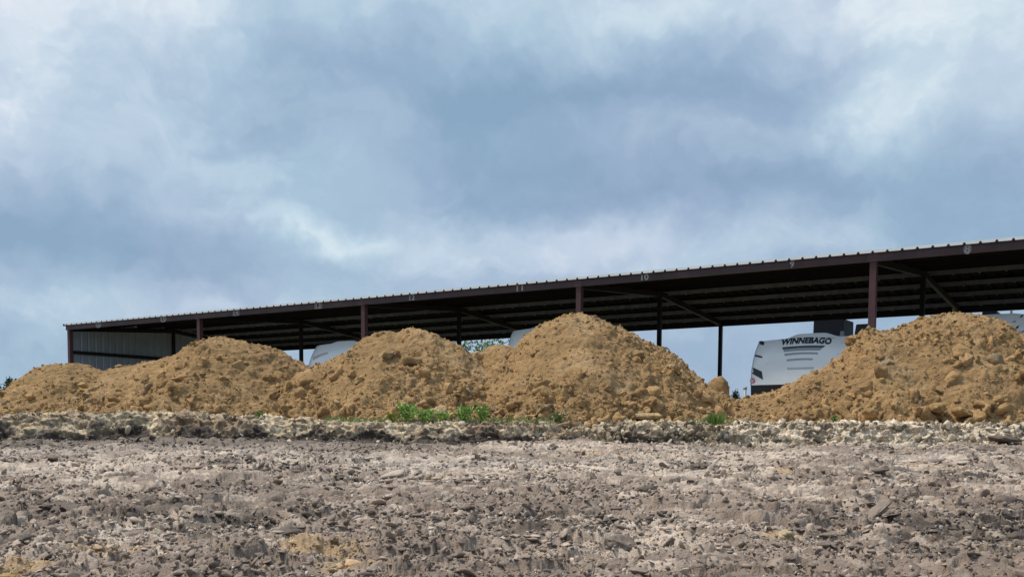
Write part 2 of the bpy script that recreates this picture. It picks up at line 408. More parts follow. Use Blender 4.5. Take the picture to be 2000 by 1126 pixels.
def rotm(n, r, tiltmax=math.pi):
    q = r.normal(size=(n, 4)); q /= np.linalg.norm(q, axis=1)[:, None]
    if tiltmax < 3:
        ang = r.random(n)*2*math.pi; ax = r.random(n)*2*math.pi; tl = r.random(n)**1.5*tiltmax
        cz, sz_ = np.cos(ang), np.sin(ang); Rz = np.zeros((n, 3, 3)); Rz[:, 0, 0] = cz; Rz[:, 0, 1] = -sz_; Rz[:, 1, 0] = sz_; Rz[:, 1, 1] = cz; Rz[:, 2, 2] = 1
        k = np.stack([np.cos(ax), np.sin(ax), ax*0], 1); K = np.zeros((n, 3, 3))
        K[:, 0, 2] = k[:, 1]; K[:, 1, 2] = -k[:, 0]; K[:, 2, 0] = -k[:, 1]; K[:, 2, 1] = k[:, 0]
        Rt = np.eye(3)[None]+np.sin(tl)[:, None, None]*K+(1-np.cos(tl))[:, None, None]*(K@K)
        return Rt@Rz
    a, b, c, d = q.T
    return np.stack([np.stack([1-2*(c*c+d*d), 2*(b*c-a*d), 2*(b*d+a*c)], 1), np.stack([2*(b*c+a*d), 1-2*(b*b+d*d), 2*(c*d-a*b)], 1),
                     np.stack([2*(b*d-a*c), 2*(c*d+a*b), 1-2*(b*b+c*c)], 1)], 1)
def scatter(pos, size, cols, lib, r, flat=(1, .8, .6), tiltmax=9, base=0):   # many small rocks in one mesh
    """returns V, F, C of many small rocks; flat = mean local scale"""
    n = len(pos); Rm = rotm(n, r, tiltmax); S = size[:, None]*(np.array(flat)[None]*(.75+.5*r.random((n, 3))))
    which = r.integers(0, len(lib), n); VV, FF, CC = [], [], []; off = base
    for k, (V, F) in enumerate(lib):
        m = np.where(which == k)[0]
        if not len(m): continue
        W = np.einsum('nij,nvj->nvi', Rm[m], V[None]*S[m][:, None, :])+pos[m][:, None, :]
        nv = len(V); VV.append(W.reshape(-1, 3)); FF.append((F[None]+(np.arange(len(m))*nv)[:, None, None]).reshape(-1, 3)+off)
        CC.append(np.repeat(cols[m], nv, 0)); off += nv*len(m)
    return np.concatenate(VV), np.concatenate(FF), np.concatenate(CC)

R1 = np.random.default_rng(11)
def mud_at(X, Y): return np.where(Y > yb(X), macro(X, yb(X)), macro(X, Y))+mud_detail(X, Y)[0]
# broken mud chips and pebbles
def chips(name, n, s0, s1, flat, tiltmax, lib, seed, label, colfn, ymin=1.6, ymax=13.1, bias=1.6, mask=.1):
    r = np.random.default_rng(seed)
    Y = ymin*np.exp(r.random(n)**(1/bias)*math.log(ymax/ymin)); nr_ = int(n*.25); Y[:nr_] = 2.2+2.2*r.random(nr_); X = (r.random(n)*2-1)*(1.+.56*Y)
    P = np.stack([X, Y, X*0], 1); k = fbm(P+13, .9, 3)+.6*r.random(n)+.5*smooth((5.-Y)/2) > mask; X, Y = X[k], Y[k]; n = len(X)
    s = (s0+(s1-s0)*r.random(n)**3)*np.clip(Y/4.5, .75, 1.5)
    pos = np.stack([X, Y, mud_at(X, Y)+s*flat[2]*.35], 1)
    V, F, C = scatter(pos, s, colfn(n, r, X, Y), lib, r, flat, tiltmax)
    o = mesh_np(name, V, [F], CHIP, C=C, sm=False); tag(o, label, None, None, 'stuff'); return o
def c_mud(n, r, X, Y):
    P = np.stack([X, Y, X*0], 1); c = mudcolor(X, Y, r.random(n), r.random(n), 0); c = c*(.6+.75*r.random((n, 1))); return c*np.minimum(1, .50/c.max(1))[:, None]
def c_peb(n, r, X, Y):
    c = np.array([.55, .49, .41])*(.55+.7*r.random((n, 1))); y = r.random(n) < .12; c[y] = np.array([.42, .30, .17]); return c
o = chips('mud_fines', 95000, .003, .014, (1.3, .95, .6), 9, LIB1, 27, 'fine grey brown crumbs covering the churned mud', c_mud); o['category'] = 'mud fines'
o = chips('mud_chips', 26000, .007, .030, (1.3, .95, .45), 1.2, LIB2, 21, 'broken grey brown mud crumbs and flakes strewn over the churned foreground', c_mud); o['category'] = 'mud crumbs'
o = chips('mud_slabs', 1500, .015, .055, (1.3, 1., .30), 1.0, LIB2, 22, 'larger tilted plates of cracked mud lifted by the tracks', c_mud, mask=.35); o['category'] = 'mud plates'
o = chips('pebbles', 9000, .004, .014, (1, .85, .65), 9, LIB2, 23, 'small pale limestone pebbles pressed into the mud', c_peb); o['category'] = 'pebbles'
# stones on the bank
n = 14000
X = (R1.random(n)*2-1)*10.3; k = R1.random(n) < (.16+.74*smooth((X+.5)/3)); X = X[k]; n = len(X)
Y = yb(X)-.12+1.2*R1.random(n)**1.3; s = (.008+.058*R1.random(n)**5)
pos = np.stack([X, Y-.02, macro(X, Y)+.022], 1)
cc = np.array([.60, .50, .37])*(.45+.7*R1.random((n, 1))); dk = R1.random(n) < .3; cc[dk] *= .38; dd = (R1.random(n) < .35) & (X < 1.5); cc[dd] = np.array([.33, .26, .17])*(.6+.6*R1.random((dd.sum(), 1)))
V, F, C = scatter(pos, s, cc, LIB2, R1, (1.1, .9, .65))
o = mesh_np('crushed_stones', V, [F], GRAVEL, C=C, sm=False); tag(o, 'pale crushed limestone lying along the low bank below the dirt piles', 'crushed stone', None, 'stuff')

# ------------------------------------------------------------------ dirt piles
E0 = np.array([.350, .220, .102])
def pile(name, label, sil, y0, seed, wmin=1.7, wk=.62, ncl=2600, big=.11, dark=1., shift=0):
    r = np.random.default_rng(seed)
    sx = np.array([a for a, _ in sil], float); sy = np.array([b for _, b in sil], float)
    PP = np.array([at(a, b, y0) for a, b in sil]); Xs = PP[:, 0]; Hs = PP[:, 2]+.045
    dx = .021
    xs = np.arange(Xs[0], Xs[-1], dx)
    base = .06
    H = np.interp(xs, Xs, Hs)
    kz = np.exp(-np.linspace(-2, 2, 9)**2); H = np.convolve(np.pad(H, 4, 'edge'), kz/kz.sum(), 'valid')
    W = wmin+wk*np.maximum(H-base, 0)+.18*fbm(np.stack([xs, xs*0+seed, xs*0], 1), .7, 3)
    Wm = W.max()+.2
    ys = np.arange(-Wm, Wm*.9, dx*1.15)
    T, Xg = np.meshgrid(ys, xs, indexing='ij'); T, Xg = T.ravel(), Xg.ravel()
    Hg = np.tile(H, len(ys)); Wg = np.tile(W, len(ys))
    t = np.abs(T+.1)/Wg
    g_ = np.where(t < 1, 1-t, 0); g_ = 1-np.sqrt((1-g_)**2+.03)*1.0+.03*(1-g_); g_ = np.maximum(g_/(1-math.sqrt(.03)+.03), 0)
    # the toe spreads a little
    g_ = g_*.93+.07*np.maximum(1-t*t, 0)
    endt = smooth(np.minimum(Xg-Xs[0], Xs[-1]-Xg)/.5)
    z = (base-.30)+(Hg-base+.30)*g_
    z = np.where(t >= 1, -.25, z)
    Yg = y0+T; P = np.stack([Xg, Yg, z], 1)
    # displace along an approximate normal
    ny, nx = len(ys), len(xs); Zg = z.reshape(ny, nx)
    dzy, dzx = np.gradient(Zg, dx*1.15, dx); nrm = np.stack([-dzx.ravel(), -dzy.ravel(), np.ones(nx*ny)], 1); nrm /= np.linalg.norm(nrm, axis=1)[:, None]
    lm = smooth(.5+.9*fbm(P+seed, .55, 3)+.5*smooth((base+.9-z)/1.2))      # lumpier low down
    a1, b1 = domes(P, .55, seed+1, .45, .15, .5); a2, b2 = domes(P, .24, seed+2, .6); a3, b3 = domes(P, .10, seed+3, .7, .2, .55); a4, b4 = domes(P, .19, seed+9, .5, .2, .5)
    crest = 1-.85*np.exp(-(T/.5)**2)
    dsp = (.11*fbm(P+seed*2, .8, 3)*crest+.035*fbm(P, 3.2, 4, .6)+a1*.55*.45*lm*crest+a2*.24*.75*lm*crest+a3*.10*.7*(.35+.65*lm)+a4*.19*.5*lm*crest*smooth(.5+fbm(P, 2.5, 2))+.05*np.abs(fbm(P, 4.5, 4, .6))*lm*crest+.018*fbm(P, 16, 3))
    dsp = dsp*np.clip(endt+.1, 0, 1)-.02
    P = P+nrm*dsp[:, None]
    tn = fbm(P+seed*7, .8, 4)+.5*fbm(P, 5, 2); 
    c = E0*dark*(1+.13*tn+.16*(b2-.5)*(a2 > 0)+.25*(b3-.5)*(a3 > 0))[:, None]
    dm = smooth(.25+1.3*fbm(P+50+seed*3, .9, 4)-.25*(z-.6))[:, None]*.34; c = c*(1-dm)+np.array([.255, .16, .08])*dm
    dr = smooth(-.2+1.5*fbm(P+20+seed*5, 1.6, 4))[:, None]*.5; c = c*(1-dr)+np.array([.47, .325, .175])*dr
    gr = smooth(.1+1.0*fbm(P+90+seed, 1.1, 3)-.55)[:, None]*.4; c = c*(1-gr)+np.array([.30, .215, .125])*gr
    # clods resting on the slope
    fr = np.where((T < .25) & (t < 1.02) & (z > -.15))[0]
    pr = .25+lm[fr]*1.+1.3*smooth((base+.8-z[fr])/1.0); pr /= pr.sum()
    pick = r.choice(fr, ncl, p=pr); s = .008+big*r.random(ncl)**(11 if big < .15 else 8)+.020*r.random(ncl)**1.5; s = np.where(np.abs(T[pick]+.1) < .8, np.minimum(s, .035), s)
    pos = P[pick]+nrm[pick]*(s*-.08)[:, None]
    cc = E0*dark*(.86+.5*r.random((ncl, 1))); gy_ = r.random(ncl) < .05; cc[gy_] = np.array([.33, .24, .145])
    pl = r.random(ncl) < .04; cc[pl] = np.array([.44, .31, .17])
    sm_ = s < .05
    V2, F2, C2 = scatter(pos[sm_], s[sm_], cc[sm_], LIBS, r, (1.2, .95, .75), 9, base=len(P))
    V3, F3, C3 = scatter(pos[~sm_], s[~sm_], cc[~sm_], LIB3, r, (1.25, .95, .75), 9, base=len(P)+len(V2))
    n4 = int(ncl*2.2); pk4 = r.choice(fr, n4, p=pr); s4 = .005+.012*r.random(n4)**2
    V4, F4, C4_ = scatter(P[pk4]+nrm[pk4]*(s4*-.1)[:, None], s4, E0*(.95+.35*r.random((n4, 1))), LIB1, r, (1.2, .95, .8), 9, base=len(P)+len(V2)+len(V3))
    V = np.concatenate([P, V2, V3, V4]); C = np.concatenate([c, C2, C3, C4_])
    C = np.clip(C, .01, 1)
    q = grid_faces(ny, nx)
    keep = (t.reshape(-1)[q] < 1.15).any(1); q = q[keep]
    sm = np.concatenate([np.ones(len(q), bool), np.zeros(len(F2), bool), np.ones(len(F3), bool), np.zeros(len(F4), bool)])
    o = mesh_np(name, V, [q, np.concatenate([F2, F3, F4])], EARTH, C=C, sm=sm)
    tag(o, label, 'dirt pile', 'piles of excavated sandy earth behind the gravel bank')
    return o
pile('dirt_pile', 'low sandy dirt pile at the far left with a long bare left slope', [(-90,838),(-40,812),(0,784),(40,757),(88,718),(110,713),(160,709),(200,722),(250,733),(310,750),(380,790),(440,822)], 17.0, 1, wmin=1.6, ncl=2200)
pile('dirt_pile', 'rounded sandy dirt pile in front of the second brown column from the left', [(60,830),(130,775),(190,735),(240,716),(320,701),(343,694),(380,670),(405,660),(430,656),(470,661),(530,675),(560,688),(600,714),(660,755),(740,812),(760,830)], 16.9, 2, ncl=2600)
pile('dirt_pile', 'broad sandy dirt pile behind the green weeds, with a notched crest', [(470,828),(520,790),(575,740),(620,713),(660,697),(700,667),(720,655),(745,643),(768,641),(775,646),(800,639),(825,644),(850,650),(875,664),(905,678),(935,702),(990,748),(1060,800),(1090,828)], 16.5, 3, ncl=3000)
pile('dirt_pile', 'small low heap of sandy earth tucked between the two larger middle piles', [(860,800),(900,730),(925,692),(940,680),(965,671),(988,670),(1010,678),(1050,720),(1100,790)], 17.9, 4, wmin=1.2, ncl=500)
pile('dirt_pile', 'tallest dome shaped sandy dirt pile in the middle, under the brown column', [(800,830),(860,785),(930,738),(975,703),(1005,678),(1022,659),(1050,634),(1085,619),(1115,613),(1140,613),(1170,620),(1200,633),(1235,650),(1262,672),(1292,680),(1320,696),(1345,728),(1375,752),(1410,775),(1450,800),(1490,832)], 16.4, 5, ncl=3600)
pile('dirt_pile', 'large cloddy dirt pile at the right in front of the white trailers', [(1290,832),(1360,812),(1400,792),(1450,779),(1500,765),(1525,757),(1560,735),(1592,727),(1625,707),(1650,683),(1660,662),(1680,643),(1700,643),(1740,643),(1768,627),(1792,613),(1830,611),(1860,606),(1900,609),(1925,618),(1955,636),(2000,668),(2060,720),(2140,790),(2200,838)], 15.9, 6, wmin=1.35, wk=.5, ncl=4200, big=.16)

def clod(label, px, py, Y, sx, sy, sz_, colr, seed, rz=0, name='dirt_clod', cat='clod', mat=None, flat=.75, tilt=0, sub=4, cuts=8, rough=.16, grp=None):
    """a single lump: centre seen at pixel (px, py), half sizes in metres"""
    V, F = rock(sub, seed, cuts, rough, .6); V = V+V*(fbm(V*3+seed, 1.6, 4)*.10)[:, None]
    V = V*np.array([sx, sy, sz_]); c, s = math.cos(tilt), math.sin(tilt)
    V = V@np.array([[c, 0, s], [0, 1, 0], [-s, 0, c]])
    C = np.array(colr)*(1+.2*fbm(V, 9, 3))[:, None]
    o = mesh_np(name, V, [F], mat or EARTH, C=np.clip(C, .01, 1)); p = at(px, py, Y); o.location = p; o.rotation_euler = (0, 0, rz)
    tag(o, label, cat, grp); return o
GC = 'single lumps lying on the dirt piles'
E1 = E0*1.05; E2 = np.array([.46, .32, .16])
clod('flat topped yellow clod in the saddle between the two middle piles', 925, 698, 16.9, .17, .17, .10, E2, 101, tilt=.25, grp=GC)
clod('big pale flat lump low on the right hand pile', 1743, 775, 14.6, .20, .2, .10, E2*1.02, 102, tilt=.12, grp=GC)
clod('long grey slab of clay sticking out of the right hand pile', 1878, 733, 14.9, .30, .2, .065, (.30, .225, .13), 103, tilt=.12, grp=GC)
clod('egg shaped clod high on the upper left of the right hand pile', 1796, 680, 15.3, .09, .12, .12, E1, 104, grp=GC)
clod('overhanging lump on the left shoulder of the right hand pile', 1667, 668, 15.75, .13, .16, .10, E0*.9, 105, tilt=-.9, grp=GC)
clod('large lump near the foot of the right hand pile, above the gravel', 1880, 805, 14.0, .14, .14, .085, E1, 106, tilt=-.1, grp=GC)
clod('rounded lump left of the largest foot clod on the right hand pile', 1832, 795, 14.1, .13, .14, .08, E0, 107, grp=GC)
clod('squarish lump at the foot of the right hand pile, below the flat pale lump', 1700, 806, 14.1, .11, .12, .075, E1, 108, grp=GC)
clod('round clod below the egg shaped one on the right hand pile', 1778, 732, 15.0, .09, .1, .07, E1, 109, grp=GC)
clod('small white stone lying on the right end of the large pile', 1961, 762, 14.65, .045, .05, .036, (.8, .72, .7), 110, name='white_stone', cat='stone')
clod('cube shaped block of earth standing in the gap beside the tall middle pile', 1400, 768, 16.2, .235, .22, .25, E0*.95, 111, tilt=-.06, cuts=14, rough=.05, grp=GC)
clod('dark hollow edged clod low on the tall middle pile', 1250, 778, 14.85, .10, .12, .09, (.27, .19, .11), 112, grp=GC)
clod('wide pale lump at the foot of the tall middle pile', 1262, 812, 14.05, .22, .16, .06, E2, 113, grp=GC)
clod('jutting brown slab halfway down the notched middle pile', 722, 728, 15.4, .16, .14, .06, E0*.85, 114, tilt=-.3, grp=GC)
clod('lump on the crest of the notched middle pile', 797, 650, 16.45, .06, .07, .035, E1, 115, grp=GC)
clod('pale stone on the crest of the far left pile beside the grey wall', 235, 715, 16.9, .09, .08, .04, E2*1.15, 116, grp=GC)
clod('pale oval lump on the slope of the far left pile', 162, 752, 15.7, .085, .09, .05, E2, 117, grp=GC)
clod('reddish brown lump at the left foot of the rounded pile', 525, 738, 15.9, .11, .12, .08, E0*.93, 118, grp=GC)
GM = 'single lumps lying on the churned mud'
MD = np.array([.085, .062, .046]); MG = np.array([.24, .185, .14])
def mclod(label, px, py, sx, sy, sz_, colr, seed, **k):
    X, Y = onmud(px, py+4); p = proj([X, Y, mud_z(X, Y)])
    k.setdefault('mat', CHIP); k.setdefault('sub', 4)
    o = clod(label, px, py, Y, sx, sy, sz_, colr, seed, name='mud_clod', cat='mud clod', grp=GM, **k); o.location.z = float(mud_at(np.array([X]), np.array([Y]))[0])+sz_*.45; return o
mclod('dark crumbly mud clod standing alone in the middle distance', 1265, 972, .055, .06, .035, MD, 201)
mclod('dark brown mud clod at the far right edge', 1965, 990, .085, .07, .035, MD*1.5, 202)
mclod('thick grey mud slab tilted up on the right', 1590, 1010, .13, .06, .016, MG*.8, 203, tilt=-.28, cuts=10)
mclod('curved mud slab under the thick tilted one on the right', 1580, 1024, .11, .06, .02, MG*.7, 204, tilt=-.15)
mclod('pale bluish flat mud plate on the right', 1660, 1008, .07, .07, .012, np.array([.33, .33, .33]), 205, tilt=.12)
mclod('long mud slab leaning down to the right', 1705, 1022, .10, .05, .018, MG, 206, tilt=.75)
mclod('orange sandstone lump in the lower left corner', 15, 1116, .045, .04, .025, (.55, .36, .17), 207, mat=EARTH)
mclod('brown rounded stone beside the orange lump in the lower left corner', 52, 1102, .024, .025, .018, (.26, .19, .10), 208)
mclod('dark crumbly clod at the lower left edge', 18, 1095, .034, .035, .026, MD*1.2, 209)
mclod('dark mud lump above the orange lump at the lower left', 52, 1066, .035, .035, .02, MD, 210)
mclod('greyish flat topped mud block with cracks, lower left', 265, 1050, .075, .06, .03, MG, 211)
mclod('pair topped dark clod near the centre foreground', 565, 1042, .05, .045, .026, MD*1.3, 212)
mclod('white chalky stone at the bottom edge left of centre', 385, 1120, .025, .02, .014, (.6, .57, .53), 213)
mclod('dark clod at the lower right edge', 1985, 1054, .05, .045, .035, MD*1.1, 214)
mclod('smooth dark stone in the lower right', 1925, 1072, .04, .035, .018, MD*1.2, 215)
mclod('dark slab lying flat near the bank on the right', 1645, 900, .17, .1, .03, MD*1.2, 216)
mclod('knobbly grey mud lump in the lower centre right', 1210, 1090, .055, .045, .03, MG*.9, 217)
mclod('yellow sandy lump in the lower centre right', 1535, 1058, .025, .03, .016, (.42, .33, .19), 218)
clod('dark wet clod on the gravel bank at the far right', 1960, 858, 13.2, .22, .14, .05, MD*1.3, 219, name='mud_clod', cat='mud clod', tilt=-.1, mat=CHIP, grp=GM)

# ------------------------------------------------------------------ shed
TH = .98040; S0 = 6.1004; DD = 23.0791; NB = 7.32
uu = np.array([-math.sin(TH), math.cos(TH), 0]); nn_ = np.array([math.cos(TH), math.sin(TH), 0])
ORG = (S0+4*NB)*uu+DD*nn_; RZ = -(math.pi/2-TH)
shed = empty('storage_shed', (ORG[0], ORG[1], GZ), RZ)
tag(shed, 'long open sided metal storage shed with brown columns and numbered bays behind the dirt piles', 'shed')
LEN = 6*NB; HF = 3.943-GZ; HM = 4.25-GZ; HR = 3.83-GZ; DM = 4.65; DR = 9.30
def rz_(y): return HF+(HM-HF)*y/DM if y <= DM else HM+(HR-HM)*(y-DM)/(DR-DM)
# end wall of ribbed sheet: profile runs along local y
def ribbed(length, pitch=.305, h=.032):
    pts = [(0, 0)]; a = 0
    while a < length-.001:
        for d, z in ((.105, 0), (.135, h), (.165, h), (.195, 0), (.305, 0)):
            if a+d <= length: pts.append((a+d, z))
        a += pitch
    return pts
pr = ribbed(DR)
mb = MB()
v = []
for (y, x) in pr: v += [(-.02-x, y, .05), (-.02-x, y, rz_(y)-.05)]
mb.add(v, [(2*i, 2*i+1, 2*i+3, 2*i+2) for i in range(len(pr)-1)])
v = [(a-.006, b, c) for a, b, c in v]
mb.add(v, [(2*i+2, 2*i+3, 2*i+1, 2*i) for i in range(len(pr)-1)])
wall = mb.build('end_wall', WALL, shed)
for z in (1.25, 2.55, 3.82):
    MB().box((-.015, .08, z-.09), (.10, DM-.08, z+.03)).box((-.015, DM+.08, z-.09), (.10, DR-.1, z+.03)).build('girt', DARKST, wall)
# roof sheets: ribs run down the slope
pr = ribbed(LEN+.3, h=.034)
mb = MB(); rows = [-.12, DM, DR+.12]
for k in range(2):
    y0_, y1_ = rows[k], rows[k+1]
    v = []
    for (x, h) in pr: v += [(x-.15, y0_, rz_(y0_)-.034+h), (x-.15, y1_, rz_(y1_)-.034+h)]
    mb.add(v, [(2*i, 2*i+2, 2*i+3, 2*i+1) for i in range(len(pr)-1)])
roof = mb.build('roof', SHEET, shed)
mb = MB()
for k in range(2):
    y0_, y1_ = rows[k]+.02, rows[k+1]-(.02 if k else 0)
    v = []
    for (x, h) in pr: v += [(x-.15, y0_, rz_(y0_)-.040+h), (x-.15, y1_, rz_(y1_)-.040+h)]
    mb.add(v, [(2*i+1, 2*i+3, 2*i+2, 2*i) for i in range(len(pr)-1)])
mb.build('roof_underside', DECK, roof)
# bright drip edge and dark rib ends on the front eave
MB().box((-.15, -.135, HF-.062), (LEN+.15, -.123, HF-.002)).build('eave_trim', SHEET, roof)
z0_ = HF-.078; xs_ = [-.15]; zs_ = [.012]; a = -.15
while a < LEN: 
    for d_, h_ in ((.115, .012), (.135, .058), (.165, .058), (.185, .012)): xs_.append(a+d_); zs_.append(h_)
    a += .305
xs_.append(LEN+.15); zs_.append(.012); v = []
for x_, h_ in zip(xs_, zs_): v += [(x_, -.139, z0_), (x_, -.139, z0_+h_)]
MB().add(v, [(2*i, 2*i+2, 2*i+3, 2*i+1) for i in range(len(xs_)-1)]).build('closure_strip', DARKST, roof)
MB().box((-.2, -.16, HF-.09), (-.14, .3, HF-.02)).build('corner_flashing', DARKST, roof)
# front eave beam (channel) in lengths
for k in range(6):
    x0, x1 = k*NB+.004, (k+1)*NB-.004
    MB().box((x0, -.10, HF-.235), (x1, -.085, HF-.066)).box((x0, -.085, HF-.235), (x1, .0, HF-.220)).box((x0, -.085, HF-.081), (x1, .0, HF-.066)).build('eave_beam', BEAM, shed)
for k in range(7):
    x = k*NB
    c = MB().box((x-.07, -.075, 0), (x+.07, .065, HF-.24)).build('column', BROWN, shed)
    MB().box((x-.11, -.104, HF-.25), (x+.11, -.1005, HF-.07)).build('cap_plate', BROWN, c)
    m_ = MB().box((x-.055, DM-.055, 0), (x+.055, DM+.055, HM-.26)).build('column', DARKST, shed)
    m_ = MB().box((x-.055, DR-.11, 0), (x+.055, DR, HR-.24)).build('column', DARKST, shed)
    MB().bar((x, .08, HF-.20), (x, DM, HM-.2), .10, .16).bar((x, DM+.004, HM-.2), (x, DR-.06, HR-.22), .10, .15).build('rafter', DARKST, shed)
    MB().tube([(x-.12, DR-.14, HR-.22), (x-.12, DR-.19, HR-.22)], .035, 8).build('bolt', SHEET, shed) if 2 <= k <= 5 else None
MB().box((0, DR+.005, HR-.31), (LEN, DR+.03, HR-.014)).build('rear_beam', DARKST, shed)
for d in (.30, 1.55, 2.9, 4.2, 5.08, 6.42, 7.74, 9.03):
    zt = rz_(d)-.045
    rear = d > DM; prf = [(.02, 0)]; a = .6
    while rear and a < LEN-.1: prf += [(a, 0), (a+.01, .03), (a+.05, .03), (a+.06, 0)]; a += .61
    prf.append((LEN, 0)); v = []
    for x_, h_ in prf: v += [(x_, d, zt-.115-h_), (x_, d, zt)]
    m_ = MB().add(v, [(2*i, 2*i+2, 2*i+3, 2*i+1) for i in range(len(prf)-1)])
    v = [(a_, d+.012, c_) for a_, b_, c_ in v]; m_.add(v, [(2*i+1, 2*i+3, 2*i+2, 2*i) for i in range(len(prf)-1)])
    m_.add([(.02, d+.001, zt), (LEN, d+.001, zt), (LEN, d+.07, zt-.004), (.02, d+.07, zt-.004)], [(0, 3, 2, 1)])
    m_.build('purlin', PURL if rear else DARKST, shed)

def text_mesh(s, bold=.02):
    cu = bpy.data.curves.new('t', 'FONT'); cu.body = s; cu.size = 1; cu.offset = bold; cu.resolution_u = 3
    o = bpy.data.objects.new('t', cu); col.objects.link(o)
    dg = bpy.context.evaluated_depsgraph_get(); me = bpy.data.meshes.new_from_object(o.evaluated_get(dg))
    V = [v.co.copy() for v in me.vertices]; F = [tuple(p.vertices) for p in me.polygons]
    bpy.data.objects.remove(o); bpy.data.curves.remove(cu); bpy.data.meshes.remove(me)
    return V, F
for k, num in enumerate(('16', '15', '14', '13', '12', '11', '10', '9', '8', '7', '6', '5')):
    if num in '765': continue
    V, F = text_mesh(num, .025)
    x0 = min(v.x for v in V); x1 = max(v.x for v in V); y0_ = min(v.y for v in V); y1_ = max(v.y for v in V)
    hgt = .155; wd = {1: .10, 2: .20}[len(num)]; xc = (k+.5)*3.66+.06; zc = HF-.15
    mb = MB(); vv = [(xc+((v.x-x0)/(x1-x0)-.5)*wd, -.104, zc+((v.y-y0_)/(y1_-y0_)-.5)*hgt) for v in V]
    mb.add(vv, F)
    if num in ('16', '15', '8'):       # ring round the number
        for i in range(20):
            t0, t1 = 2*math.pi*i/20, 2*math.pi*(i+1)/20; rx, rz2 = (.15, .10) if num != '8' else (.07, .10)
            mb.add([(xc+math.cos(t)*rx*q, -.1035, zc+math.sin(t)*rz2*q) for t in (t0, t1) for q in (.86, 1.06)], [(0, 1, 3, 2)])
    if num in ('14', '13'):
        for (a, b, c, d) in ((-.15, -.09, -.13, .09), (.13, -.09, .15, .09), (-.129, .075, .129, .09), (-.129, -.09, .129, -.075)):
            mb.add([(xc+a, -.1035, zc+b), (xc+c, -.1035, zc+b), (xc+c, -.1035, zc+d), (xc+a, -.1035, zc+d)], [(0, 1, 2, 3)])
    mb.build('bay_number', PAINT, shed)

